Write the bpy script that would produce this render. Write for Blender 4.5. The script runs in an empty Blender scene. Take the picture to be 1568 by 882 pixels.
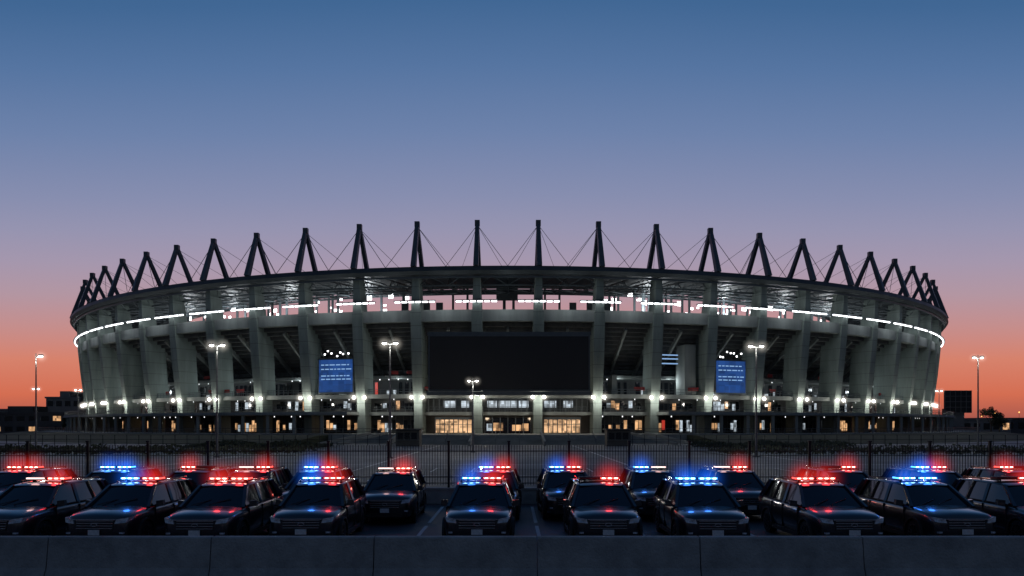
import bpy, bmesh, math, random
from mathutils import Vector, Matrix
random.seed(7)
S=bpy.context.scene
COL=S.collection
rad=math.radians

# ---------------------------------------------------------------- materials
def newmat(name):
    m=bpy.data.materials.new(name); m.use_nodes=True
    return m, m.node_tree.nodes, m.node_tree.links
def pmat(name,c1,c2=None,rough=0.8,metal=0.0,scale=1.0,detail=6,bump=0.0,coat=0.0,spec=0.5,streak=False,bscale=None,joint=0):
    m,N,L=newmat(name)
    b=N['Principled BSDF']
    b.inputs['Roughness'].default_value=rough
    b.inputs['Metallic'].default_value=metal
    b.inputs['Coat Weight'].default_value=coat
    b.inputs['Coat Roughness'].default_value=0.06
    b.inputs['Specular IOR Level'].default_value=spec
    if c2 is None:
        c2=tuple(x*0.8 for x in c1)
    tc=N.new('ShaderNodeTexCoord')
    mp=N.new('ShaderNodeMapping')
    L.new(tc.outputs['Object'],mp.inputs[0])
    if streak: mp.inputs['Scale'].default_value=(1,1,0.12)
    no=N.new('ShaderNodeTexNoise'); no.inputs['Scale'].default_value=scale; no.inputs['Detail'].default_value=detail
    no.inputs['Roughness'].default_value=0.65
    L.new(mp.outputs[0],no.inputs['Vector'])
    r=N.new('ShaderNodeValToRGB'); r.color_ramp.elements[0].position=0.32; r.color_ramp.elements[1].position=0.68
    r.color_ramp.elements[0].color=(*c2,1); r.color_ramp.elements[1].color=(*c1,1)
    L.new(no.outputs['Fac'],r.inputs[0])
    col=r.outputs[0]
    if joint:
        sp=N.new('ShaderNodeSeparateXYZ'); L.new(tc.outputs['Object'],sp.inputs[0])
        d=N.new('ShaderNodeMath'); d.operation='DIVIDE'; d.inputs[1].default_value=joint; L.new(sp.outputs['Z'],d.inputs[0])
        fr=N.new('ShaderNodeMath'); fr.operation='FRACT'; L.new(d.outputs[0],fr.inputs[0])
        lt=N.new('ShaderNodeMath'); lt.operation='LESS_THAN'; lt.inputs[1].default_value=.05; L.new(fr.outputs[0],lt.inputs[0])
        ml=N.new('ShaderNodeMath'); ml.operation='MULTIPLY'; ml.inputs[1].default_value=.5; L.new(lt.outputs[0],ml.inputs[0])
        mx=N.new('ShaderNodeMixRGB'); L.new(ml.outputs[0],mx.inputs[0]); L.new(col,mx.inputs[1]); mx.inputs[2].default_value=(.05,.055,.05,1)
        col=mx.outputs[0]
    L.new(col,b.inputs['Base Color'])
    if bump>0:
        n2=N.new('ShaderNodeTexNoise'); n2.inputs['Scale'].default_value=bscale or scale*8; n2.inputs['Detail'].default_value=4
        L.new(tc.outputs['Object'],n2.inputs['Vector'])
        bp=N.new('ShaderNodeBump'); bp.inputs['Strength'].default_value=bump; bp.inputs['Distance'].default_value=0.05
        L.new(n2.outputs['Fac'],bp.inputs['Height']); L.new(bp.outputs[0],b.inputs['Normal'])
    return m
def emat(name,col,strength,base=(0.02,0.02,0.02)):
    m,N,L=newmat(name)
    b=N['Principled BSDF']
    b.inputs['Base Color'].default_value=(*base,1)
    b.inputs['Emission Color'].default_value=(*col,1)
    b.inputs['Emission Strength'].default_value=strength
    b.inputs['Roughness'].default_value=0.3
    m.cycles.emission_sampling='NONE'
    return m
def ewin(name,col,strength,cell=(0.55,0.55,0.7),amp=1.0):
    m,N,L=newmat(name); b=N['Principled BSDF']
    b.inputs['Base Color'].default_value=(0.03,0.03,0.03,1); b.inputs['Roughness'].default_value=0.15
    tc=N.new('ShaderNodeTexCoord')
    acc=None
    for (c,wt) in ((cell,.55),((cell[0]*2.7,cell[1]*2.7,cell[2]*1.9),.45)):
        sn=N.new('ShaderNodeVectorMath'); sn.operation='SNAP'; sn.inputs[1].default_value=c
        L.new(tc.outputs['Object'],sn.inputs[0])
        wn=N.new('ShaderNodeTexWhiteNoise'); wn.noise_dimensions='3D'; L.new(sn.outputs[0],wn.inputs['Vector'])
        q=N.new('ShaderNodeMath'); q.operation='MULTIPLY'; q.inputs[1].default_value=wt; L.new(wn.outputs['Value'],q.inputs[0])
        if acc is None: acc=q.outputs[0]
        else:
            ad=N.new('ShaderNodeMath'); ad.operation='ADD'; L.new(acc,ad.inputs[0]); L.new(q.outputs[0],ad.inputs[1]); acc=ad.outputs[0]
    mr=N.new('ShaderNodeMapRange'); mr.inputs['From Min'].default_value=0.15; mr.inputs['From Max'].default_value=0.85
    mr.inputs['To Min'].default_value=strength*(1-.85*amp); mr.inputs['To Max'].default_value=strength*(1+.5*amp)
    L.new(acc,mr.inputs[0]); L.new(mr.outputs[0],b.inputs['Emission Strength'])
    b.inputs['Emission Color'].default_value=(*col,1)
    m.cycles.emission_sampling='NONE'
    return m
def halomat(name,col,k):  # emission-only volume fading outwards: a painted glow, no scattering haze
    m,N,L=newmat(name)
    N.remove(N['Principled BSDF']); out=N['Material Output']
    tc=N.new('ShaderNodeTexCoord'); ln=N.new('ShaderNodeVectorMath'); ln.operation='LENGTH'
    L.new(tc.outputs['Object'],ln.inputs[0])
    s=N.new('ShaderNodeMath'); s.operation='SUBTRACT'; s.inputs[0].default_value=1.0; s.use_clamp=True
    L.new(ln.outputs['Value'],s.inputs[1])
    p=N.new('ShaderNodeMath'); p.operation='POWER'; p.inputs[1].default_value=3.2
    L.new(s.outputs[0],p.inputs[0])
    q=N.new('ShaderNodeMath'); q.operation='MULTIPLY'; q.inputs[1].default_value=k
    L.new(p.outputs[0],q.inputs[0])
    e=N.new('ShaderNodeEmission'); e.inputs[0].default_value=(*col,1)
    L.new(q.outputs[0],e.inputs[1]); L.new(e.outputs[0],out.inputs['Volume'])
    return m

M={}
M['concrete']=pmat('concrete',(0.25,0.27,0.255),(0.15,0.165,0.16),0.85,scale=0.35,bump=0.3,streak=True,bscale=3)
M['pier']=pmat('pier_concrete',(0.22,0.26,0.24),(0.12,0.15,0.14),0.85,scale=0.5,bump=0.25,streak=True,bscale=3,joint=2.6)
M['barrier']=pmat('barrier_concrete',(0.38,0.375,0.36),(0.22,0.22,0.215),0.9,scale=1.6,bump=0.5,bscale=18)
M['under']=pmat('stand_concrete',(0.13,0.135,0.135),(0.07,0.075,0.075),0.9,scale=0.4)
M['steel']=pmat('painted_steel',(0.10,0.12,0.13),(0.07,0.085,0.095),0.5,metal=0.2,scale=0.8)
M['roof']=pmat('roof_panel',(0.075,0.09,0.095),(0.045,0.055,0.06),0.55,metal=0.2,scale=0.3)
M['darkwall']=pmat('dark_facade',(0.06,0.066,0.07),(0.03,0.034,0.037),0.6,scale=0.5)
M['glassdark']=pmat('dark_glass',(0.012,0.016,0.022),(0.008,0.01,0.014),0.08,scale=0.3)
M['screen']=pmat('led_screen_off',(0.008,0.009,0.012),(0.006,0.007,0.009),0.4,scale=0.2)
M['asphalt']=pmat('asphalt',(0.06,0.061,0.065),(0.038,0.039,0.043),0.6,scale=0.6,bump=0.4,bscale=25)
M['plaza']=pmat('plaza_paving',(0.20,0.20,0.205),(0.10,0.10,0.105),0.7,scale=0.12,bump=0.2,bscale=5)
M['grass']=pmat('dark_grass',(0.035,0.045,0.022),(0.015,0.02,0.012),0.95,scale=1.2,bump=0.6,bscale=8)
M['earth']=pmat('ground_earth',(0.05,0.05,0.045),(0.03,0.03,0.03),0.95,scale=0.05)
M['paint']=pmat('road_paint',(0.7,0.7,0.68),(0.4,0.4,0.4),0.7,scale=6)
M['fence']=pmat('black_fence_metal',(0.012,0.013,0.015),(0.008,0.008,0.01),0.5,metal=0.5,scale=4)
M['pole']=pmat('galvanised_pole',(0.16,0.17,0.18),(0.1,0.11,0.12),0.45,metal=0.6,scale=3)
M['seatred']=pmat('red_panel',(0.35,0.03,0.03),(0.2,0.02,0.02),0.7,scale=1)
M['leaf']=pmat('tree_foliage',(0.05,0.06,0.03),(0.02,0.025,0.015),0.9,scale=0.8)
M['bark']=pmat('tree_bark',(0.06,0.045,0.035),None,0.9,scale=3)
M['bldg']=pmat('building_wall',(0.20,0.195,0.20),(0.14,0.14,0.145),0.85,scale=0.2)
M['bldg2']=pmat('dark_building_wall',(0.07,0.07,0.08),(0.05,0.05,0.055),0.8,scale=0.2)
M['ring']=emat('ring_light',(0.93,0.97,1.0),5.0)
M['flood']=emat('floodlight',(0.95,0.98,1.0),6.0)
M['smalllamp']=emat('ceiling_light',(0.95,0.97,1.0),2.2)
M['lamp']=emat('pier_lamp',(1.0,0.95,0.84),16.0)
M['street']=emat('street_lamp_glass',(1.0,0.95,0.86),20.0)
M['warm']=ewin('warm_window',(1.0,0.55,0.26),0.7)
M['entr']=ewin('entrance_glow',(1.0,0.60,0.32),0.8,(0.6,0.6,0.55),.8)
M['cool']=ewin('cool_window',(0.78,0.9,1.0),0.55)
M['blue']=ewin('blue_screen',(0.03,0.13,0.5),0.42,(1.3,1.3,.9),.45)
M['bluetext']=emat('screen_text',(0.35,0.6,1.0),0.7)
M['redlit']=emat('red_sign',(1.0,0.08,0.05),0.45)
M['orange']=emat('orange_lamp',(1.0,0.45,0.12),3.0)
M['carpaint']=pmat('black_car_paint',(0.010,0.012,0.017),(0.008,0.010,0.014),0.28,scale=2,coat=1.0)
M['carglass']=pmat('car_glass',(0.006,0.008,0.011),None,0.05,scale=2,spec=0.7)
M['trim']=pmat('black_trim',(0.012,0.012,0.013),None,0.6,scale=10)
M['chrome']=pmat('chrome',(0.65,0.66,0.68),(0.5,0.5,0.52),0.25,metal=0.8,scale=4)
M['lens']=pmat('headlight_lens',(0.70,0.74,0.80),(0.16,0.17,0.2),0.15,metal=0.0,scale=11,coat=1.0)
M['plate']=pmat('licence_plate',(0.8,0.8,0.78),(0.55,0.55,0.57),0.5,scale=14)
M['tyre']=pmat('tyre_rubber',(0.012,0.012,0.012),None,0.85,scale=10)
M['rim']=pmat('wheel_rim',(0.12,0.12,0.13),None,0.4,metal=0.9,scale=5)
LC={'r':(1.0,0.035,0.03),'b':(0.04,0.22,1.0),'w':(1.0,0.55,0.5)}
M['L_r']=emat('lightbar_red',(1.0,0.05,0.04),4.5)
M['L_b']=emat('lightbar_blue',(0.05,0.28,1.0),5.0)
M['L_w']=emat('lightbar_white',(1.0,0.70,0.66),2)
M['L_o']=pmat('lightbar_lens_off',(0.2,0.03,0.03),None,0.2,scale=3)
M['hot_r']=emat('led_red_core',(1.0,0.40,0.32),12)
M['hot_b']=emat('led_blue_core',(0.35,0.72,1.0),13)
M['H_r']=halomat('haze_red',(1.0,0.03,0.02),1.8)  # glow colours put into self-lit spheres, not air haze
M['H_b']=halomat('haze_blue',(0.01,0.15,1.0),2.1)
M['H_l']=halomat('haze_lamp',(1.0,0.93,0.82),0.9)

# ---------------------------------------------------------------- mesh builder
class MB:
    def __init__(s): s.v=[]; s.f=[]
    def add(s,vs,fs):
        o=len(s.v); s.v+= [tuple(v) for v in vs]; s.f+=[tuple(i+o for i in f) for f in fs]
    def hexa(s,p):
        s.add(p,[(3,2,1,0),(4,5,6,7),(0,1,5,4),(1,2,6,5),(2,3,7,6),(3,0,4,7)])
    def box(s,x0,x1,y0,y1,z0,z1):
        s.hexa([(x0,y0,z0),(x1,y0,z0),(x1,y1,z0),(x0,y1,z0),(x0,y0,z1),(x1,y0,z1),(x1,y1,z1),(x0,y1,z1)])
    def beam(s,a,b,w,d=None,w2=None,n=4,up=Vector((0,0,1))):
        a=Vector(a); b=Vector(b); d=d or w; t=(b-a).normalized()
        if abs(t.dot(up))>0.98: up=Vector((0,1,0))
        u=t.cross(up).normalized(); v=u.cross(t).normalized()
        k=(w2/w) if w2 else 1
        ps=[]
        for (q,kk) in ((a,1),(b,k)):
            for i in range(n):
                an=2*math.pi*(i+0.5)/n
                r=0.7071 if n==4 else 0.5
                ps.append(q+u*(math.cos(an)*w*r*kk)+v*(math.sin(an)*d*r*kk))
        fs=[(i,(i+1)%n,n+(i+1)%n,n+i) for i in range(n)]
        fs+=[tuple(range(n))[::-1],tuple(range(n,2*n))]
        s.add(ps,fs)
    def sweep(s,prof,th0,th1,n,closed=True,solid=True):
        k=len(prof); vs=[]
        full=abs((th1-th0)-360)<1e-6
        m=n if full else n+1
        for i in range(m):
            t=th0+(th1-th0)*i/n
            for (R,h) in prof: vs.append(P(t,R,h))
        fs=[]
        for i in range(n):
            j=(i+1)%m
            for a in range(k if closed else k-1):
                b=(a+1)%k
                fs.append((i*k+a,i*k+b,j*k+b,j*k+a))
        if closed and not full and solid:
            fs.append(tuple(range(k))); fs.append(tuple((m-1)*k+a for a in range(k))[::-1])
        s.add(vs,fs)
    def quad(s,a,b,c,d): s.add([a,b,c,d],[(0,1,2,3)])
    def sphere(s,c,r,seg=10,rings=6,sz=1.0):
        vs=[];fs=[]
        for i in range(rings+1):
            ph=math.pi*i/rings
            for j in range(seg):
                th=2*math.pi*j/seg
                vs.append((c[0]+r*math.sin(ph)*math.cos(th),c[1]+r*math.sin(ph)*math.sin(th),c[2]+r*sz*math.cos(ph)))
        for i in range(rings):
            for j in range(seg):
                fs.append((i*seg+j,i*seg+(j+1)%seg,(i+1)*seg+(j+1)%seg,(i+1)*seg+j))
        s.add(vs,fs)
    def mesh(s,name,mat,smooth=False,recalc=True,ang=35):
        me=bpy.data.meshes.new(name); me.from_pydata(s.v,[],s.f)
        if recalc:
            bm=bmesh.new(); bm.from_mesh(me); bmesh.ops.recalc_face_normals(bm,faces=bm.faces); bm.to_mesh(me); bm.free()
        if mat: me.materials.append(mat)
        if smooth:
            me.polygons.foreach_set('use_smooth',[True]*len(me.polygons)); me.set_sharp_from_angle(angle=rad(ang))
        me.update(); return me
    def obj(s,name,mat,parent=None,**k):
        o=bpy.data.objects.new(name,s.mesh(name,mat,**k)); COL.objects.link(o)
        if parent: o.parent=parent
        return o
def empty(name,loc=(0,0,0),rz=0):
    e=bpy.data.objects.new(name,None); e.location=loc; e.rotation_euler=(0,0,rz); COL.objects.link(e); return e
def inst(name,me,parent=None,loc=(0,0,0),scale=None):
    o=bpy.data.objects.new(name,me); o.location=loc
    if scale: o.scale=(scale,)*3
    COL.objects.link(o)
    if parent: o.parent=parent
    return o
def plight(name,loc,col,W,r=0.1,parent=None):
    l=bpy.data.lights.new(name,'POINT'); l.energy=W; l.color=col; l.shadow_soft_size=r
    o=bpy.data.objects.new(name,l); o.location=loc
    COL.objects.link(o)
    if parent: o.parent=parent
    return o
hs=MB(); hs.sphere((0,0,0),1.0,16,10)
HALO={k:hs.mesh('haze_'+k,M['H_'+k]) for k in 'rbl'}  # shared spheres carrying the painted glow around lights

CX,CY=-0.85,300.0
def P(t,R,h):
    a=rad(t); return (CX+R*math.sin(a),CY-R*math.cos(a),h)

# ================================================================= STADIUM
stad=empty('stadium')
SP=4.8; NB=75
angs=[(k+0.5)*SP for k in range(-37,38)]
mb=MB()
def pier(t,w,prof0,prof1):
    a=rad(t); rx,ry=math.sin(a),-math.cos(a); tx,ty=math.cos(a),math.sin(a)
    def pt(R,u,h): return (CX+R*rx+u*tx,CY+R*ry+u*ty,h)
    (ri,ro,h,w0),(ri2,ro2,h2,w1)=prof0,prof1
    mb.hexa([pt(ri,-w0/2,h),pt(ro,-w0/2,h),pt(ro,w0/2,h),pt(ri,w0/2,h),
             pt(ri2,-w1/2,h2),pt(ro2,-w1/2,h2),pt(ro2,w1/2,h2),pt(ri2,w1/2,h2)])
for t in angs:
    pier(t,0,(143.0,146.0,0.5,1.8),(143.0,146.3,9.2,1.8))
    pier(t,0,(142.0,146.5,9.203,2.0),(142.6,147.6,18,2.15))
    pier(t,0,(142.6,147.6,18.003,2.15),(143.2,148.4,26.2,2.15))
    pier(t,0,(144.8,148.4,26.203,1.8),(145.8,148.6,33.3,1.3))
mb.obj('piers',M['pier'],stad)
mb=MB()
mb.sweep([(146.2,24.3),(147.9,24.3),(147.9,26.6),(146.2,26.6)],0,360,NB*2)
mb.sweep([(131,8.9),(145.2,8.9),(145.2,9.75),(131,9.75)],0,360,NB*2)
mb.sweep([(133,5.4),(144.4,5.4),(144.4,6.1),(133,6.1)],0,360,NB*2)
for s in (-1,1):
    a,b=sorted((s*12.2,s*120)); mb.sweep([(144.6,5.45),(152,5.45),(152,6.05),(144.6,6.05)],a,b,50)
mb.sweep([(133,13.3),(140.5,13.3),(140.5,13.9),(133,13.9)],0,360,NB*2)
mb.sweep([(145.8,0.0),(158.5,0.0),(158.5,1.65),(145.8,1.65)],0,360,NB*2)
mb.obj('ring_beams',M['concrete'],stad)
mb=MB()
for i in range(-30,31):
    for o in (0,2.4):
        t=i*4.8+o
        if abs(t)<12.3: continue
        p=P(t,151.2,0); mb.box(p[0]-.3,p[0]+.3,p[1]-.3,p[1]+.3,1.66,5.44)
mb.obj('podium_columns',M['concrete'],stad)
mb=MB()
prof=[]
n=13
for i in range(n+1):
    R=146.0-13.5*i/n; h=24.2-10.0*i/n
    prof.append((R,h)); 
    if i<n: prof.append((R,h-10.0/n))
mb.sweep(prof,0,360,NB*2,closed=False)
mb.sweep([(146.1,26.0),(128,16),(96,1.0)],0,360,NB*2,closed=False)
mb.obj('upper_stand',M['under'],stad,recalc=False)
mb=MB()
for t in angs:
    for dt in (0,SP/2):
        mb.beam(P(t+dt,145.8,23.2),P(t+dt,133.5,13.9),0.5,0.9)
mb.obj('raker_beams',M['concrete'],stad)
mb=MB()
mb.sweep([(133.4,0.5),(133.4,15.0)],0,360,NB*2,closed=False)
mb.sweep([(141.6,0.5),(141.6,8.95)],0,360,NB*2,closed=False)
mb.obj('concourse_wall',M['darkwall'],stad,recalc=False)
mb=MB()
mb.sweep([(149.9,33.3),(150.4,34.0),(150.2,34.9),(148.5,35.2),(119,37.2),(118.6,36.5),(119,35.9)],0,360,NB*2)
mb.obj('roof_canopy',M['roof'],stad)
mb=MB()
for i in range(150):
    t=i*2.4
    mb.beam(P(t,149.5,32.9),P(t,120,35.3),0.22,0.3)
    mb.beam(P(t,146,31.8),P(t,124,33.9),0.16,0.2)
    for a in range(6):
        R=146-4*a
        z0=31.8+ (146-R)*0.095; 
        R2=R-2; z1=33.15+(149.5-R2)*0.081
        R3=R-4; z2=31.8+(146-R3)*0.095
        mb.beam(P(t,R,z0),P(t,R2,z1),0.12); mb.beam(P(t,R2,z1),P(t,R3,z2),0.12)
for R,h,w in ((149.3,32.9,.35),(146,31.8,.3),(140,32.4,.22),(134,33.0,.22),(128,33.5,.22),(122,34.2,.4),(119.5,35.3,.4)):
    mb.sweep([(R-w/2,h-w/2),(R+w/2,h-w/2),(R+w/2,h+w/2),(R-w/2,h+w/2)],0,360,150)
for i in range(150):
    t=i*2.4; 
    mb.beam(P(t,146,31.8),P(t+1.2,148.8,33.1),0.12); mb.beam(P(t+1.2,148.8,33.1),P(t+2.4,146,31.8),0.12)
    mb.beam(P(t,122,34.1),P(t+2.4,128,33.5),0.12)
    mb.beam(P(t,134,33),P(t+2.4,128,33.5),0.12)
mb.obj('roof_trusses',M['steel'],stad)
mb=MB(); cb=MB()
for t in angs:
    tip=P(t,147,44.2)
    mb.beam(P(t,150.0,34.9),tip,1.05,1.0,0.75)
    mb.beam(P(t,142.8,35.5),tip,0.85,0.8,0.7)
    mb.box(tip[0]-.5,tip[0]+.5,tip[1]-.5,tip[1]+.5,43.6,44.7)
    for s in (-1,1):
        cb.beam(P(t,147,43.8),P(t+s*SP/2,148.5,35.2),0.09,n=4)
        cb.beam(P(t,147,43.8),P(t+s*SP*0.5,132,36.2),0.06,n=4)
mb.obj('roof_masts',M['steel'],stad)
cb.obj('mast_cables',M['steel'],stad)
mb=MB()
mh=MB()
for t in angs:
    if abs(t)>100: continue
    f=.34 if abs(t)<20 else .43
    a0,a1=t-SP*f,t+SP*f
    nl=6
    for i in range(nl):
        b0=a0+(a1-a0)*(i+.12)/nl; b1_=a0+(a1-a0)*(i+.88)/nl
        mb.sweep([(149.0,27.92),(149.2,27.92),(149.2,28.16),(149.0,28.16)],b0,b1_,1)
    mh.sweep([(148.6,28.2),(149.5,28.2),(149.5,28.35),(148.6,28.35)],a0,a1,4)
    mh.beam(P(t,148.0,28.3),P(t,149.2,28.3),.3)
mb.obj('ring_light_tubes',M['ring'],stad)
mh.obj('ring_light_housing',M['steel'],stad)
for i in range(-13,14):
    plight('ring_glow',P(i*4.8,150.8,27.6),(0.88,0.96,1.0),220,0.6,stad)
for i in range(-12,13):
    if abs(i)<2: continue
    plight('concourse_light',P(i*4.8,140.5,12.6),(0.85,0.95,1.0),330,0.4,stad)  # fill light added to brighten the dark bays, no fixture of its own
mb=MB(); mk=MB()
rnd=random.Random(3)
for sgn in (-1,1):
    t=10.5
    while t<50:
        wdt=rnd.choice([0.25,0.4,0.8,0.6,0.5]); R=rnd.choice([121.5,123,126]); h=rnd.uniform(29.6,33.6); hh=rnd.choice([.4,.6,.8,1.1])
        if rnd.random()<0.88:
            nn=max(1,int(wdt/.22))
            for q_ in range(nn):
                u0=t+wdt*(q_+.1)/nn; u1=t+wdt*(q_+.85)/nn
                p0=P(sgn*u0,R,h);p1=P(sgn*u1,R,h)
                mb.quad(p0,p1,(p1[0],p1[1],h+hh),(p0[0],p0[1],h+hh))
        if rnd.random()<.6:
            q=P(sgn*(t+wdt+.2),R,h); mk.box(q[0]-.25,q[0]+.25,q[1],q[1]+.5,28.5,35.5)
        t+=wdt+rnd.uniform(.05,.55)
for x in (-13,-9.6,8.6,12):
    mk.box(CX+x-.25,CX+x+.25,178,178.4,30.5,35.6)
mk.box(CX-2.8,CX+2.2,176,177,32.4,35.6)
mk.box(CX-1.3,CX-.6,176.1,176.9,30.0,32.4)
mk.box(CX+.9,CX+1.5,176.1,176.9,30.0,32.4)
for x in (-24,-19,-16,15,19,23):
    mk.box(CX+x-.8,CX+x+.8,176,176.5,29.5,31.8)
mb.obj('floodlights',M['flood'],stad,recalc=False)
mk.obj('roof_equipment',M['steel'],stad)
for t in (-42,-33,-24,-15,15,24,33,42):
    plight('canopy_flood',P(t,128,30.5),(0.9,0.96,1.0),3000,0.8,stad)
bag={k:MB() for k in ('warm','cool','glassdark','entr','redlit','concrete','seatred','steel','smalllamp')}
def panel(kind,t0,t1,R,h0,h1):
    a,b=P(t0,R,h0),P(t1,R,h0)
    bag[kind].quad(a,b,(b[0],b[1],h1),(a[0],a[1],h1))
rnd=random.Random(11)
for k in range(-17,18):
    tm=k*SP
    if abs(k)>=2:
        for j in range(12):
            t0=tm-2.0+j*0.335; t1=t0+0.29
            r=rnd.random()
            kind='warm' if r<.36 else ('cool' if r<.50 else ('redlit' if r<.52 else 'glassdark'))
            panel(kind,t0,t1,141.75,rnd.choice([1.9,2.4]),rnd.choice([3.4,3.8,4.4]))
            if j%2: panel('concrete',t1+.01,t0+.33,141.9,1.65,5.3)
        for j in range(10):
            t0=tm-1.95+j*0.39; t1=t0+0.33
            r=rnd.random()
            kind='cool' if r<.24 else ('warm' if r<.32 else 'glassdark')
            panel(kind,t0,t1,141.8,rnd.choice([6.6,7.0]),rnd.choice([8.0,8.5]))
        # ceiling luminaires under the slabs
        for j in range(5):
            if rnd.random()<.5: panel('smalllamp',tm-1.8+j*.85,tm-1.72+j*.85,146.0 if abs(tm)>13 else 144.0,5.05,5.3)
            if rnd.random()<.45: panel('smalllamp',tm-1.8+j*.85,tm-1.72+j*.85,139.8,13.0,13.25)
            if rnd.random()<.4: panel('smalllamp',tm-1.6+j*.85,tm-1.54+j*.85,144.2,8.6,8.85)
    for j in range(7):
        t0=tm-2.1+j*0.6; t1=t0+rnd.uniform(.25,.5)
        r=rnd.random()
        kind='cool' if r<.16 else ('redlit' if r<.18 else 'glassdark')
        if kind=='cool': panel(kind,t0,t1,133.55,10.2,rnd.uniform(10.7,11.6))
        else: panel(kind,t0,t1,133.55,10.0,12.9)
    for j in range(3):
        t0=tm-2+j*1.4
        if rnd.random()<.3: panel('seatred',t0,t0+rnd.uniform(.4,1.0),140.6,14.2,14.9)
        if rnd.random()<.25: panel('seatred',t0,t0+rnd.uniform(.4,1.0),144.9,10.6,11.3)
    r=rnd.random()
    if abs(k)>1 and r<.45:
        u=rnd.uniform(-1.6,1.0); hh=rnd.choice([11.5,12.5,14,17])
        bag['concrete'].sweep([(138,9.76),(141.5,9.76),(141.5,hh),(138,hh)],tm+u,tm+u+rnd.uniform(.4,.9),2)
bag['concrete'].sweep([(140.5,9.76),(144.6,9.76),(144.6,20.4),(140.5,20.4)],15.0,16.0,2)
for (a,b) in ((-6.0,-2.95),(2.95,6.0)):
    panel('entr',a,b,143.4,1.8,4.5)
    for j in range(9):
        t=a+(b-a)*j/8; p=P(t,143.7,0); bag['steel'].box(p[0]-.09,p[0]+.09,p[1]-.08,p[1]+.08,1.66,5.0)
    p=P(a,143.8,0);q=P(b,143.8,0)
    bag['steel'].beam((p[0],p[1],4.75),(q[0],q[1],4.75),.5); bag['steel'].beam((p[0],p[1],3.55),(q[0],q[1],3.55),.12)
panel('glassdark',-1.9,1.9,143.4,1.7,4.9)
for a,b,kd in ((-1.75,-1.3,'cool'),(-1.2,-.4,'warm'),(-.3,.3,'glassdark'),(.35,1.1,'warm'),(1.2,1.7,'warm')):
    panel(kd,a,b,143.5,2.2,rnd.uniform(3.4,4.2))
for j in range(7):
    t=-1.9+j*3.8/6; p=P(t,143.7,0); bag['steel'].box(p[0]-.09,p[0]+.09,p[1]-.08,p[1]+.08,1.66,5.2)
for (a,b) in ((-5.3,-4.3),(-1.7,-.9),(-.75,.75),(.9,1.7),(3.0,4.0),(4.6,5.4),(-3.9,-3.2)):
    panel('cool',a,b,143.4,7.0,8.4)
for j in range(30):
    t=-6.6+j*13.2/29; p=P(t,143.6,0); bag['steel'].box(p[0]-.07,p[0]+.07,p[1]-.07,p[1]+.07,6.1,8.9)
names={'warm':'warm_windows','cool':'lit_windows','glassdark':'dark_windows','entr':'entrance_glazing','redlit':'red_signs','concrete':'concourse_blocks','seatred':'red_panels','steel':'mullions','smalllamp':'ceiling_lights'}
for k,b in bag.items():
    if b.v: b.obj(names[k],M[k],stad,recalc=(k in('concrete','steel')))
mb=MB()
for (R,h,segs_) in ((151.8,6.05,((-80,-12.3),(12.3,80))),(145.0,9.75,((-80,80),)),(144.2,6.1,((-12,12),)),(158.2,1.65,((-80,-9),(9,80))),(140.3,13.9,((-80,80),))):
    for r0,r1 in segs_:
        n=int((r1-r0)*2)
        for hh in (1.05,0.55):
            mb.sweep([(R-.04,h+hh-.04),(R+.04,h+hh-.04),(R+.04,h+hh+.04),(R-.04,h+hh+.04)],r0,r1,max(8,n//2))
        for i in range(n+1):
            t=r0+(r1-r0)*i/n; p=P(t,R,h); mb.box(p[0]-.035,p[0]+.035,p[1]-.035,p[1]+.035,h,h+1.05)
mb.obj('railings',M['steel'],stad)
mb=MB(); mf=MB()
for t in angs:
    if abs(t)>64: continue
    a=rad(t); tx,ty=math.cos(a),math.sin(a)
    for s in (-1,1):
        c=P(t,147.2,9.05)
        c=(c[0]+s*1.15*tx,c[1]+s*1.15*ty,c[2])
        mb.sphere(c,0.34,10,6)
        b=P(t,146,9.2); mf.beam((b[0]+s*.85*tx,b[1]+s*.85*ty,9.42),(c[0],c[1],9.42),.12)
        inst('lamp_haze',HALO['l'],stad,c,1.6)  # painted glow sphere added around each pier lamp
    plight('pier_downlight',P(t,148.1,8.0),(1.0,0.97,0.88),380,0.25,stad)
mb.obj('pier_lamps',M['lamp'],stad,smooth=True); mf.obj('pier_lamp_brackets',M['steel'],stad)
mb=MB(); mb.box(-16.3,15.2,147.6,148.6,10.0,21.0); mb.obj('screen_frame',M['steel'],stad)
mb=MB(); mb.box(-16.0,14.9,147.45,147.597,10.35,20.65); mb.obj('led_screen',M['screen'],stad)
mb=MB()
mb.box(-16.6,15.5,147.3,148.7,9.2,9.9)
for x in (-12,-6,0,6,12): mb.beam((x-.5,148.6,12),(x-.5,152,12),.4)
mb.box(-16.6,15.5,148.8,149.6,21.003,21.7)
mb.obj('screen_gantry',M['steel'],stad)
for tm,wd in ((-14.4,1.62),(19.2,1.55)):
    b1=MB(); b1.sweep([(145.0,9.9),(145.4,9.9),(145.4,17.4),(145.0,17.4)],tm-wd,tm+wd,1); b1.obj('screen_panel_frame',M['steel'],stad)
    b2=MB(); p0,p1=P(tm-wd+.1,145.45,10.3),P(tm+wd-.1,145.45,10.3)
    b2.quad(p0,p1,(p1[0],p1[1],17.1),(p0[0],p0[1],17.1)); b2.obj('blue_led_panel',M['blue'],stad,recalc=False)
    b3=MB(); rr=random.Random(int(abs(tm)*10))
    for h in (15.9,15.0,13.6,12.9):
        t=tm-wd+.3
        while t<tm+wd-.5:
            l=rr.uniform(.12,.5); q0,q1=P(t,145.5,h),P(t+l,145.5,h)
            b3.quad(q0,q1,(q1[0],q1[1],h+.22),(q0[0],q0[1],h+.22)); t+=l+.1
    b3.obj('panel_text',M['bluetext'],stad,recalc=False)
b2=MB(); 
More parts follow.
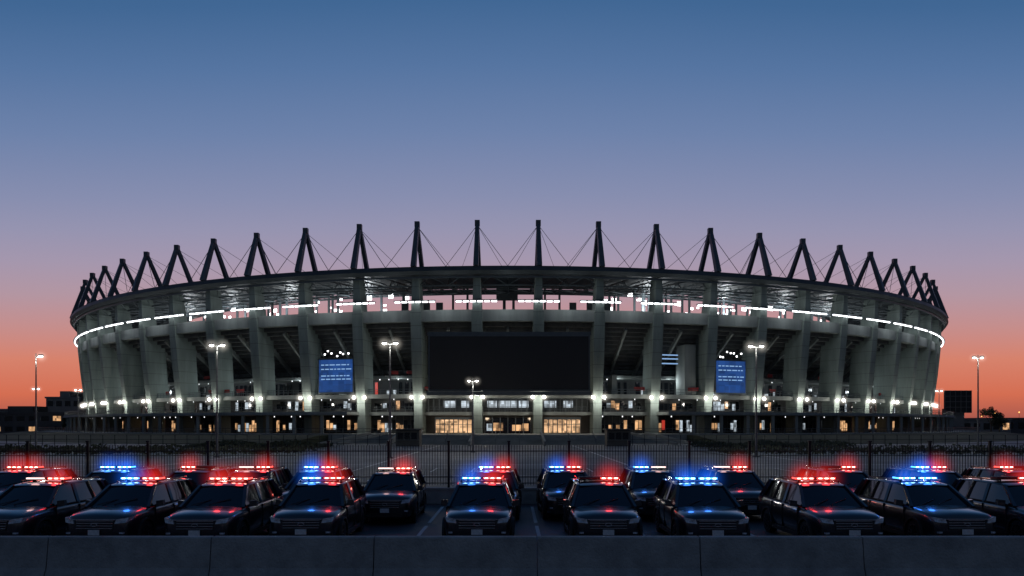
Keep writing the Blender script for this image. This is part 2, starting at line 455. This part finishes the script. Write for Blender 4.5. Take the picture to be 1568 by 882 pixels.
for h in (16.2,17.2,18.0): 
    q0,q1=P(12.7,144.4,h),P(14.4,144.4,h); b2.quad(q0,q1,(q1[0],q1[1],h+.25),(q0[0],q0[1],h+.25))
b2.obj('bay_sign',M['bluetext'],stad,recalc=False)
b2=MB(); rr=random.Random(9)
for tm in (-14.4,19.2):
    for i in range(7):
        t=tm-1.1+i*.35+rr.uniform(-.1,.1); h=rr.uniform(17.6,19.0); q0,q1=P(t,145.2,h),P(t+.14,145.2,h)
        b2.quad(q0,q1,(q1[0],q1[1],h+.3),(q0[0],q0[1],h+.3))
b2.obj('panel_spotlights',M['flood'],stad,recalc=False)
mb=MB()
for i in range(11):
    mb.box(-20,18.5,136.0-i*.55,142.2,0.0,1.62-i*.148)
mb.obj('entrance_stairs',M['concrete'],stad)
mb=MB(); mr_=MB()
for x in (-20.4,-7.0,5.4,18.9):
    mb.beam((x,141.8,1.9),(x,124,.3),.35,.9)
for x in (-16,-11.5,-2.9,1.3,10,14.5):
    for dz in (.95,):
        mr_.beam((x,136.2,1.6+dz),(x,130.4,.05+dz),.07)
    for i in range(6):
        y=136.1-i*1.13; z=1.6-i*.3; mr_.box(x-.03,x+.03,y-.03,y+.03,max(z-.1,0),z+.95)
for s in (-1,1):
    for o in (0,3.0):
        mb.beam((s*(22.5+o)-.8,141,1.9),(s*(28.5+o)-.8,127,0.2),.25,.5)
mb.obj('stair_walls',M['concrete'],stad); mr_.obj('stair_handrails',M['pole'],stad)
for x in (-16,-5.5,4,15): plight('entrance_light',(x,146.5,4.9),(1,.75,.5),200,.4,stad)
for x in (-16.8,17.2):
    e=empty('ticket_kiosk',(x,122,0)); b=MB(); b.box(-1.9,1.9,0,3,0,2.6); b.box(-2.2,2.2,-.5,3.3,2.603,2.8); b.obj('booth',M['darkwall'],e)
    b=MB(); 
    for i in range(3): b.box(-1.6+i*1.1,-.7+i*1.1,-.05,.05,1.1,2.2)
    b.obj('ticket_windows',M['glassdark'],e)
    b=MB(); b.box(-1.9,1.9,-.25,.002,.95,1.05); b.obj('counter',M['steel'],e)

for s in (-1,1):
    mb=MB(); a,b=(12.5,85)
    mb.sweep([(158.6,0.0),(158.6,1.5),(163,1.4),(176,0.0)],a if s>0 else -b,b if s>0 else -a,50)
    mb.obj('grass_bank',M['grass'])

# ================================================================= GROUND
mb=MB(); mb.box(-3000,3000,-200,5000,-.5,-.012); mb.obj('ground',M['earth'])
mb=MB(); mb.quad((-140,-10,-.004),(140,-10,-.004),(140,60,-.004),(-140,60,-.004)); mb.obj('parking_lot',M['asphalt'],recalc=False)
mb=MB(); mb.quad((-150,60.01,-.004),(150,60.01,-.004),(150,175,-.004),(-150,175,-.004)); mb.obj('plaza_pavement',M['plaza'],recalc=False)
mb=MB()
for x in (-16.0,-13.0,-10.1,-7.2,-2.95,0.85,4.15,7.6,11.1,14.2,17.2):
    mb.quad((x-.06,21,0),(x+.06,21,0),(x+.06,26.2,0),(x-.06,26.2,0))
    mb.quad((x-.06,27,0),(x+.06,27,0),(x+.06,32.3,0),(x-.06,32.3,0))
for y in (40,47,56):
    for i in range(-26,27):
        mb.quad((i*3-.07,y,0),(i*3+.07,y,0),(i*3+.07,y+5,0),(i*3-.07,y+5,0))
for y in (52,): mb.quad((-80,y,0.004),(80,y,0.004),(80,y+.15,0.004),(-80,y+.15,0.004))
for y in (66,82,104): mb.quad((-90,y,0.0),(90,y,0.0),(90,y+.3,0.0),(-90,y+.3,0.0))
for x in (-30,-12,10,28): mb.quad((x-.12,62,0.004),(x+.12,62,0.004),(x+.12,125,0.004),(x-.12,125,0.004))
mb.obj('parking_markings',M['paint'],recalc=False)
for (x0,x1,y0,y1) in ((-75,-24,84,97),(24,76,84,97),(-48,-27,108,118),(27,50,108,118)):
    mb=MB(); mb.box(x0,x1,y0,y1,0,.13)
    mb.obj('kerb_island',M['concrete'])
    mg=MB(); rr=random.Random(int(x0*7))
    for i in range(2600):
        x=rr.uniform(x0+.5,x1-.5); y=rr.uniform(y0+.5,y1-.5); z=rr.uniform(.15,.8+.3*math.sin(x*.7)); r=rr.uniform(.12,.26)
        d=Vector((rr.gauss(0,1),rr.gauss(0,1),rr.gauss(0,1))).normalized()*r; e=d.orthogonal().normalized()*r
        c=Vector((x,y,z)); mg.add([c-d,c+e,c+d,c-e],[(0,1,2,3)])
    mg.obj('hedge',M['leaf'],recalc=False)

def jersey(name,x0,x1,y,H,mat):
    prof=[(-.30,0),(-.30,.08),(-.20,.30),(-.11,H-.03),(-.08,H),(.08,H),(.11,H-.03),(.20,.30),(.30,.08),(.30,0)]
    b=MB(); g=.012; ch=.02; vs=[]
    xs=[(x0+g,.96),(x0+g+ch,1.0),(x1-g-ch,1.0),(x1-g,.96)]
    for x,k in xs:
        for (yy,z) in prof: vs.append((x,y+yy*k,z*(1 if k==1 else .992)))
    n=len(prof); fs=[]
    for i in range(3):
        for a in range(n):
            c=(a+1)%n; fs.append((i*n+a,i*n+c,(i+1)*n+c,(i+1)*n+a))
    fs.append(tuple(range(n))); fs.append(tuple(3*n+a for a in range(n)))
    b.add(vs,fs); return b.obj(name,mat)
for i in range(-5,6):
    x=.56+3.65*i
    jersey('concrete_barrier',x-3.65,x,17.1,.98,M['barrier'])
mb=MB(); mb.box(-34,34,33.5,33.85,0,.62); mb.box(-34,34,33.45,33.9,.623,.70)
mb.obj('low_concrete_wall',M['barrier'])
mb=MB()
x=-2.81-2.67*12
while x<34:
    mb.box(x-.05,x+.05,33.62,33.72,.70,2.72); mb.box(x-.07,x+.07,33.60,33.74,2.723,2.78)
    for j in range(1,22):
        xx=x+2.67*j/22
        mb.box(xx-.011,xx+.011,33.66,33.682,.8,2.58)
    for z in (.88,1.15,2.3): mb.box(x+.05,x+2.62,33.655,33.687,z,z+.04)
    x+=2.67
mb.obj('metal_fence',M['fence'])
mb=MB()
for i in range(-60,61):
    xx=i*2.0
    if abs(xx+.8)<19: continue
    mb.box(xx-.04,xx+.04,126,126.08,0,1.8)
for s in (-1,1):
    for z in (.3,1.0,1.75):
        mb.box(min(s*19,s*120)-.8,max(s*19,s*120)-.8,126.02,126.06,z,z+.05)
mb.obj('plaza_railing',M['fence'])

# ================================================================= STREET LAMPS
def street_lamp(x,y,H,double=True,W=900,head=1.0,name='street_lamp'):
    e=empty(name,(x,y,0))
    b=MB(); b.beam((0,0,0),(0,0,H),.26,.26,.13,n=10); b.box(-.3,.3,-.3,.3,0,.12)
    sides=(-1,1) if double else (1,)
    for s in sides: b.beam((0,0,H-.15),(s*.7*head,0,H),.09,n=6)
    b.beam((0,0,H-.1),(0,0,H+.3),.1,n=6)
    b.obj('pole',M['pole'],e)
    b=MB(); g=MB()
    for s in sides:
        x0=s*.3*head; x1=s*.9*head
        b.hexa([(min(x0,x1),-.2,H+.0),(max(x0,x1),-.2,H+.0),(max(x0,x1),.2,H+.0),(min(x0,x1),.2,H+.0),
                (min(x0,x1)+.08,-.12,H+.2),(max(x0,x1)-.08,-.12,H+.2),(max(x0,x1)-.08,.12,H+.2),(min(x0,x1)+.08,.12,H+.2)])
        g.sphere((s*.6*head,0,H-.05),.22*head,10,6,.6)
        inst('lamp_haze',HALO['l'],e,(s*.6*head,0,H-.08),1.1*head)  # added sphere that paints the glow around the luminaire
    b.obj('luminaire_housing',M['pole'],e); g.obj('luminaire_glass',M['street'],e,smooth=True)
    plight('lamp_light',(0,0,H-.6),(1.0,.93,.8),W,.3,e)
    return e
street_lamp(-12.7,79,12); street_lamp(-31.5,81,12); street_lamp(26.4,82,12)
street_lamp(-4.9,95,9,W=700,head=.8)
street_lamp(-59,94,12,double=False); street_lamp(59,96,12,double=True,head=.8)
street_lamp(-107,187,12,W=400); street_lamp(107,190,12,W=400); street_lamp(-113,180,12,W=300)

# ================================================================= BACKGROUND
def building(name,x0,x1,y0,y1,h,mat,fl,wn,lit=.12,seed=1,roofbox=True):
    e=empty(name); b=MB(); b.box(x0,x1,y0,y1,0,h)
    b.box(x0-.3,x1+.3,y0-.3,y1+.3,h+.003,h+.6)
    if roofbox: b.box(x0+(x1-x0)*.3,x0+(x1-x0)*.6,y0+2,y1-2,h+.603,h+2.6)
    b.obj('walls',mat,e)
    d=MB(); l=MB(); rr=random.Random(seed)
    for f in range(fl):
        for i in range(wn):
            a=x0+(x1-x0)*(i+.18)/wn; c=x0+(x1-x0)*(i+.82)/wn; z=h*(f+.35)/fl; z2=h*(f+.8)/fl
            (l if rr.random()<lit else d).box(a,c,y0-.06,y0+.05,z,z2)
    if d.v: d.obj('windows',M['glassdark'],e)
    if l.v: l.obj('lit_windows',M['warm'],e)
building('office_building',-161,-149,262,280,12.5,M['bldg'],3,4,seed=2)
building('warehouse',-215,-172,270,300,8.5,M['bldg'],1,9,seed=3,roofbox=False)
building('low_building',-176,-148,250,262,7,M['bldg2'],2,7,seed=4)
building('low_building',158,175,266,285,5.0,M['bldg'],1,5,seed=6,roofbox=False)
building('warehouse',182,230,290,320,5.5,M['bldg2'],1,9,seed=7,roofbox=False)
building('low_building',-260,-222,300,330,9,M['bldg2'],2,8,seed=8)
e=empty('billboard',(154,262,0)); b=MB(); b.box(-2.6,2.6,.5,5,0,9); b.obj('support_tower',M['bldg'],e)
b=MB(); b.box(-4.6,4.6,-.3,.4,7.6,15.2); b.obj('panel',M['screen'],e)
b=MB()
for i in range(6): b.box(-4.7+i*1.84,-4.55+i*1.84,-.4,-.303,7.5,15.3)
for i in range(5): b.box(-4.5,4.6,-.38,-.305,7.5+i*1.9,7.65+i*1.9)
b.obj('panel_frame',M['bldg'],e)
def leafcloud(b,c,rx,ry,rz,n,size,rr):
    for i in range(n):
        d=Vector((rr.gauss(0,1),rr.gauss(0,1),rr.gauss(0,1))).normalized()*(rr.random()**.4)
        p=Vector((c[0]+d.x*rx,c[1]+d.y*ry,c[2]+d.z*rz))
        a=Vector((rr.gauss(0,1),rr.gauss(0,1),rr.gauss(0,1))).normalized(); q=a.orthogonal().normalized()
        s=size*rr.uniform(.5,1.2)
        b.add([p-a*s,p+q*s*.6,p+a*s,p-q*s*.6],[(0,1,2,3)])
rr=random.Random(21); mb=MB()
for i in range(330):
    x=rr.choice([-1,1])*rr.uniform(130,620); y=rr.uniform(340,470); h=rr.uniform(2.5,6)
    leafcloud(mb,(x,y,h*.5),rr.uniform(3,8),3,h*.55,45,1.2,rr)
mb.obj('distant_tree_line',M['leaf'],recalc=False)
def tree(x,y,H,seed):
    e=empty('tree',(x,y,0)); rr=random.Random(seed); b=MB()
    b.beam((0,0,0),(0,0,H*.5),.5,.5,.25,n=8)
    c=MB()
    for i in range(9):
        an=rr.uniform(0,6.28); r=rr.uniform(.3,1)*H*.26; z=H*rr.uniform(.5,.85)
        q=(r*math.cos(an),r*math.sin(an),z); b.beam((0,0,H*.38),q,.2,.2,.07,n=6)
        leafcloud(c,q,H*.14,H*.14,H*.13,150,.28,rr)
    leafcloud(c,(0,0,H*.9),H*.09,H*.09,H*.12,120,.28,rr)
    b.obj('trunk',M['bark'],e); c.obj('crown',M['leaf'],e,recalc=False)
tree(139,220,8.8,5); tree(144,224,7,6); tree(-128,220,6.5,8)
mb=MB(); mo=MB(); e=empty('distant_street_lamps'); rr=random.Random(5)
for i in range(60):
    x=rr.choice([-1,1])*rr.uniform(140,330); y=rr.uniform(240,340); h=rr.uniform(3.5,9)
    mb.beam((x,y,0),(x,y,h),.14,.14,.1,n=5); mo.sphere((x,y,h),.25,6,4)
mb.obj('poles',M['pole'],e); mo.obj('lamp_heads',M['orange'],e)

# ================================================================= POLICE SUV
def loft(stations):
    b=MB(); vs=[]; n=0
    for (y,w,zb,zs,zt) in stations:
        zm=(zb+zs)/2
        half=[(0,zb),(w*.80,zb),(w*.96,zb+.07),(w*1.0,zm),(w*.985,zs-.16),(w*.95,zs-.04),(w*.84,zs+.015),(w*.45,zt-.01),(0,zt)]
        ring=half+[(-x,z) for (x,z) in half[-2:0:-1]]
        n=len(ring); vs+=[(x,y,z) for (x,z) in ring]
    fs=[]
    for i in range(len(stations)-1):
        for a in range(n):
            c=(a+1)%n; fs.append((i*n+a,i*n+c,(i+1)*n+c,(i+1)*n+a))
    fs.append(tuple(range(n))); k=(len(stations)-1)*n; fs.append(tuple(k+a for a in range(n)))
    b.add(vs,fs); return b
st=[(0.0,.60,.34,.74,.78),(.03,.74,.27,.84,.88),(.10,.84,.24,.93,.98),(.25,.92,.23,.985,1.05),(.6,.975,.23,1.03,1.10),(1.0,.99,.23,1.06,1.135),
    (1.35,.995,.23,1.09,1.16),(1.9,1.0,.23,1.11,1.15),(3.0,1.0,.23,1.13,1.16),(4.2,1.0,.24,1.15,1.18),(4.7,.97,.28,1.15,1.18),(4.88,.92,.34,1.10,1.14),(4.93,.84,.40,1.0,1.04)]
bodyb=loft(st); bo=bodyb.obj('tmp_body',M['carpaint'])
cut=MB()
def cyl(b,x0,x1,y,z,r,n=28):
    vs=[]
    for x in (x0,x1):
        for i in range(n):
            a=2*math.pi*i/n; vs.append((x,y+r*math.cos(a),z+r*math.sin(a)))
    fs=[(i,(i+1)%n,n+(i+1)%n,n+i) for i in range(n)]+[tuple(range(n))[::-1],tuple(range(n,2*n))]
    b.add(vs,fs)
WY=(.93,3.93)
for y in WY:
    cyl(cut,-1.3,-.68,y,.36,.43); cyl(cut,.68,1.3,y,.36,.43)
co=cut.obj('tmp_cut',None)
ss=bo.modifiers.new('s','SUBSURF'); ss.levels=2; ss.render_levels=2
bl=bo.modifiers.new('b','BOOLEAN'); bl.operation='DIFFERENCE'; bl.object=co; bl.solver='EXACT'
dg=bpy.context.evaluated_depsgraph_get(); dg.update()
body=bpy.data.meshes.new_from_object(bo.evaluated_get(dg))
body.name='car_body'; body.polygons.foreach_set('use_smooth',[True]*len(body.polygons)); body.set_sharp_from_angle(angle=rad(35))
bpy.data.objects.remove(bo); bpy.data.objects.remove(co)
g=MB()
B0=[(.90,1.22,1.09),(.93,2.2,1.10),(.93,4.2,1.12),(.86,4.80,1.12)]
T0=[(.66,2.02,1.645),(.71,2.5,1.68),(.70,3.9,1.68),(.64,4.48,1.63)]
vs=[];
for (x,y,z) in B0: vs.append((x,y,z))
for (x,y,z) in T0: vs.append((x,y,z))
for (x,y,z) in B0: vs.append((-x,y,z))
for (x,y,z) in T0: vs.append((-x,y,z))
vs+=[(0,1.12,1.12),(0,1.96,1.67),(0,4.52,1.65),(0,4.86,1.13)]
fs=[(0,1,5,4),(1,2,6,5),(2,3,7,6),(9,8,12,13),(10,9,13,14),(11,10,14,15),(16,0,4,17),(8,16,17,12),(3,19,18,7),(19,11,15,18)]
g.add(vs,fs); glass=g.mesh('car_glass',M['carglass'],smooth=True,ang=25)
r=MB()
rst=[(1.95,.62,1.64,1.665),(2.05,.69,1.655,1.70),(2.6,.735,1.68,1.745),(3.4,.735,1.69,1.755),(4.1,.72,1.68,1.74),(4.50,.67,1.64,1.70),(4.66,.60,1.62,1.655)]
vs=[];n=0
for (y,w,z0,z1) in rst:
    ring=[(-w,z0),(-w*.97,z0+(z1-z0)*.55),(-w*.8,z1-.008),(0,z1+.012),(w*.8,z1-.008),(w*.97,z0+(z1-z0)*.55),(w,z0),(0,z0)]
    n=len(ring); vs+=[(x,y,z) for x,z in ring]
fs=[]
for i in range(len(rst)-1):
    for a in range(n):
        c=(a+1)%n; fs.append((i*n+a,i*n+c,(i+1)*n+c,(i+1)*n+a))
fs.append(tuple(range(n))); fs.append(tuple((len(rst)-1)*n+a for a in range(n)))
r.add(vs,fs)
for s in (-1,1):
    r.beam((s*.915,1.16,1.09),(s*.675,2.02,1.66),.085,.07)
    r.beam((s*.94,2.62,1.10),(s*.72,2.68,1.69),.10,.05)
    r.beam((s*.94,3.55,1.12),(s*.715,3.5,1.69),.09,.05)
    r.beam((s*.925,4.45,1.12),(s*.69,4.25,1.69),.20,.07)
    r.beam((s*.87,4.82,1.12),(s*.65,4.52,1.66),.12,.08)
    r.hexa([(s*.98,1.50,1.08),(s*1.17,1.55,1.10),(s*1.17,1.68,1.10),(s*.98,1.66,1.08),(s*.97,1.50,1.25),(s*1.15,1.55,1.27),(s*1.15,1.68,1.27),(s*.97,1.66,1.25)])
    r.beam((s*.90,1.6,1.10),(s*1.0,1.6,1.14),.07)
    r.beam((s*.62,2.3,1.775),(s*.62,4.3,1.775),.035)
    for yy in (2.32,3.3,4.28): r.beam((s*.62,yy,1.72),(s*.62,yy,1.775),.04)
roof=r.mesh('car_roof',M['carpaint'],smooth=True,ang=30)
t=MB()
t.hexa([(-.50,-.018,.58),(.50,-.018,.58),(.50,.14,.58),(-.50,.14,.58),(-.56,.02,.86),(.56,.02,.86),(.56,.16,.86),(-.56,.16,.86)])
t.hexa([(-.62,-.03,.30),(.62,-.03,.30),(.62,.12,.30),(-.62,.12,.30),(-.58,-.03,.44),(.58,-.03,.44),(.58,.12,.44),(-.58,.12,.44)])
for s in (-1,1):
    t.hexa([(s*.66,.03,.42),(s*.84,.10,.42),(s*.84,.3,.42),(s*.66,.2,.42),(s*.66,.03,.60),(s*.84,.10,.60),(s*.84,.3,.60),(s*.66,.2,.60)])
    t.box(min(s*.94,s*1.01),max(s*.94,s*1.01),1.40,3.46,.22,.34)
    for y in WY:
        for i in range(14):
            a0=math.pi*(i/14)*1.1-.16; a1=math.pi*((i+1)/14)*1.1-.16
            t.beam((s*.99,y+.45*math.cos(a0),.36+.45*math.sin(a0)),(s*.99,y+.45*math.cos(a1),.36+.45*math.sin(a1)),.07,.05)
    for yy in (1.45,2.62,3.52):
        t.box(min(s*.9,s*1.003),max(s*.9,s*1.003),yy,yy+.012,.36,1.06)
    t.beam((s*.938,1.45,1.115),(s*.945,4.5,1.14),.03)
t.beam((-.1,1.19,1.165),(.45,1.45,1.32),.02); t.beam((-.6,1.19,1.155),(-.1,1.40,1.30),.02)
trim=t.mesh('car_trim',M['trim'])
c=MB()
for z,yy in ((.63,-.022),(.70,-.010),(.77,.002),(.835,.014)):
    c.box(-.50-.04*(z-.6),.50+.04*(z-.6),yy-.012,yy+.02,z,z+.016)
c.box(-.58,.58,-.01,.05,.866,.886)
for i in range(12):
    a=2*math.pi*i/12; a2=2*math.pi*(i+1)/12
    c.beam((.085*math.cos(a),-.025,.735+.04*math.sin(a)),(.085*math.cos(a2),-.025,.735+.04*math.sin(a2)),.016)
for s in (-1,1):
    for yy in (2.3,3.2): c.beam((s*1.005,yy,.98),(s*1.005,yy+.17,.98),.025)
chrome=c.mesh('car_chrome',M['chrome'])
h=MB()
for s in (-1,1):
    h.hexa([(s*.57,-.03,.77),(s*.84,.06,.79),(s*.86,.4,.79),(s*.57,.2,.77),(s*.60,.0,.885),(s*.90,.13,.925),(s*.915,.42,.93),(s*.60,.25,.885)])
    h.box(min(s*.68,s*.80),max(s*.68,s*.80),.0,.06,.485,.53)
head=h.mesh('car_headlights',M['lens'],smooth=False)
tl=MB()
for s in (-1,1): tl.hexa([(s*.70,4.70,.90),(s*.97,4.5,.92),(s*.97,4.8,.92),(s*.70,4.95,.90),(s*.68,4.70,1.08),(s*.955,4.5,1.10),(s*.95,4.8,1.10),(s*.68,4.93,1.08)])
tail=tl.mesh('car_taillights',M['L_o'])
pl=MB(); pl.box(-.155,.155,-.055,-.033,.455,.60); plate=pl.mesh('car_plate',M['plate'])
w=MB(); wr=MB()
for y in WY:
    for s in (-1,1):
        x0,x1=sorted((s*.76,s*.985)); cyl(w,x0,x1,y,.365,.365,28)
        xo=s*.99
        for i in range(10):
            a=2*math.pi*i/10; wr.beam((xo,y+.05*math.cos(a),.365+.05*math.sin(a)),(xo,y+.25*math.cos(a),.365+.25*math.sin(a)),.045,.03)
        for i in range(20):
            a=2*math.pi*i/20;a2=2*math.pi*(i+1)/20
            wr.beam((xo,y+.25*math.cos(a),.365+.25*math.sin(a)),(xo,y+.25*math.cos(a2),.365+.25*math.sin(a2)),.03)
wheel=w.mesh('car_wheels',M['tyre'],smooth=True); rim=wr.mesh('car_rims',M['rim'])
lb=MB(); lb.box(-.62,.62,2.50,2.80,1.79,1.815); 
for s in (-1,1): lb.beam((s*.45,2.65,1.74),(s*.45,2.65,1.80),.08)
lb.hexa([(-.62,2.5,1.865),(.62,2.5,1.865),(.62,2.8,1.865),(-.62,2.8,1.865),(-.58,2.54,1.882),(.58,2.54,1.882),(.58,2.76,1.882),(-.58,2.76,1.882)])
lb.box(-.04,.04,2.50,2.8,1.816,1.864)
lbm=lb.mesh('lightbar_base',M['trim'])
segs={}
for side in (-1,1):
    q=MB()
    for i in range(3):
        x0=.06+i*.19; a,b2=sorted((side*x0,side*(x0+.17)))
        q.box(a,b2,2.49,2.81,1.818,1.862)
    for kk in 'rbwo': segs[(side,kk)]=q.mesh('lightbar_lens',M['L_'+kk])
    q=MB()
    for i in range(3):
        x0=.09+i*.19; a,b2=sorted((side*x0,side*(x0+.10)))
        q.box(a,b2,2.475,2.488,1.826,1.854)
    for kk in 'rb': segs[(side,'hot'+kk)]=q.mesh('lightbar_led',M['hot_'+kk])
def car(x,y,l,rg,rot=0):
    e=empty('police_car',(x,y,0),rad(rot))
    for nm,me in (('body',body),('windows',glass),('roof',roof),('trim',trim),('grille_chrome',chrome),('headlights',head),('taillights',tail),('licence_plate',plate),('wheels',wheel),('rims',rim),('lightbar',lbm)):
        inst(nm,me,e)
    for side,kk in ((-1,l),(1,rg)):
        inst('lightbar_lens',segs[(side,kk)],e)
        if kk in 'rb':
            inst('lightbar_leds',segs[(side,'hot'+kk)],e)
            inst('lightbar_haze',HALO[kk],e,(side*.33,2.62,1.85),.8)  # glow around the lit half, painted by an emissive sphere
        if kk!='o':
            plight('lightbar_light',(side*.33,2.40,2.0),LC[kk],4 if kk!='w' else 1.5,.12,e)
front=[(-14.4,'w','r'),(-11.5,'b','r'),(-8.7,'r','r'),(-5.85,'b','r'),(-.97,'b','r'),(2.66,'o','r'),(5.65,'b','b'),(9.4,'r','r'),(12.6,'b','b'),(15.6,'o','r')]
rr=random.Random(4)
for x,a,b in front: car(x,20.9+rr.uniform(-.12,.15),a,b,rr.uniform(-1.5,1.5))
back=[(-19,'r','r'),(-15.4,'b','b'),(-12.4,'r','o'),(-10.0,'w','r'),(-7.55,'b','r'),(-.75,'b','r'),(2.15,'b','r'),(5.35,'b','w'),(8.6,'w','r'),(12.9,'o','r'),(16.3,'b','r'),(19.6,'r','o')]
for x,a,b in back: car(x,26.9+rr.uniform(0,.3),a,b,rr.uniform(-2,2))
car(-4.4,26.2,'w','r',1.0)

# ================================================================= WORLD
W=bpy.data.worlds.new('World'); S.world=W; W.use_nodes=True
N=W.node_tree.nodes; L=W.node_tree.links
bg=N['Background']; bg.inputs[1].default_value=1.0
tc=N.new('ShaderNodeTexCoord'); sx=N.new('ShaderNodeSeparateXYZ'); L.new(tc.outputs['Generated'],sx.inputs[0])
def mth(op,a,b=None):
    m=N.new('ShaderNodeMath'); m.operation=op
    for i,v in enumerate((a,b)):
        if v is None: continue
        if isinstance(v,(int,float)): m.inputs[i].default_value=v
        else: L.new(v,m.inputs[i])
    return m.outputs[0]
zz=mth('MULTIPLY',sx.outputs['Z'],mth('ADD',mth('MULTIPLY',mth('MULTIPLY',sx.outputs['X'],sx.outputs['X']),.65),1.0))
def lin(c): 
    return tuple(((v/255)/12.92 if v/255<=.04045 else ((v/255+.055)/1.055)**2.4) for v in c)+(1,)
def ramp(stops,src):
    r=N.new('ShaderNodeValToRGB'); cr=r.color_ramp; cr.interpolation='LINEAR'
    while len(cr.elements)<len(stops): cr.elements.new(.5)
    for e,(p,c) in zip(cr.elements,stops): e.position=p; e.color=lin(c)
    L.new(src,r.inputs[0]); return r
f=ramp([(0,(134,74,72)),(.012,(176,92,78)),(.04,(212,110,82)),(.086,(214,130,108)),(.128,(197,142,140)),(.17,(179,150,162)),(.21,(165,151,173)),(.25,(150,148,176)),(.289,(135,142,175)),(.361,(109,130,170)),(.428,(86,117,161)),(.489,(65,103,148)),(.7,(38,74,116)),(1,(24,52,90))],zz)
b=ramp([(0,(50,53,58)),(.1,(72,75,86)),(.25,(78,85,103)),(.5,(54,76,104)),(1,(30,56,92))],sx.outputs['Z'])
mr=N.new('ShaderNodeMapRange'); mr.interpolation_type='SMOOTHSTEP'; mr.inputs['From Min'].default_value=-.25; mr.inputs['From Max'].default_value=.55
L.new(sx.outputs['Y'],mr.inputs[0])
mx=N.new('ShaderNodeMixRGB'); L.new(mr.outputs[0],mx.inputs[0]); L.new(b.outputs[0],mx.inputs[1]); L.new(f.outputs[0],mx.inputs[2])
L.new(mx.outputs[0],bg.inputs[0])

# ================================================================= CAMERA
cam=bpy.data.cameras.new('camera'); co=bpy.data.objects.new('camera',cam); COL.objects.link(co)
co.location=(0,0,3.5); co.rotation_euler=(rad(90),0,0)
cam.lens=26.66; cam.sensor_width=36; cam.shift_y=.1333; cam.clip_end=8000; cam.clip_start=.1
S.camera=co
S.view_settings.view_transform='Standard'; S.view_settings.look='None'; S.view_settings.exposure=0
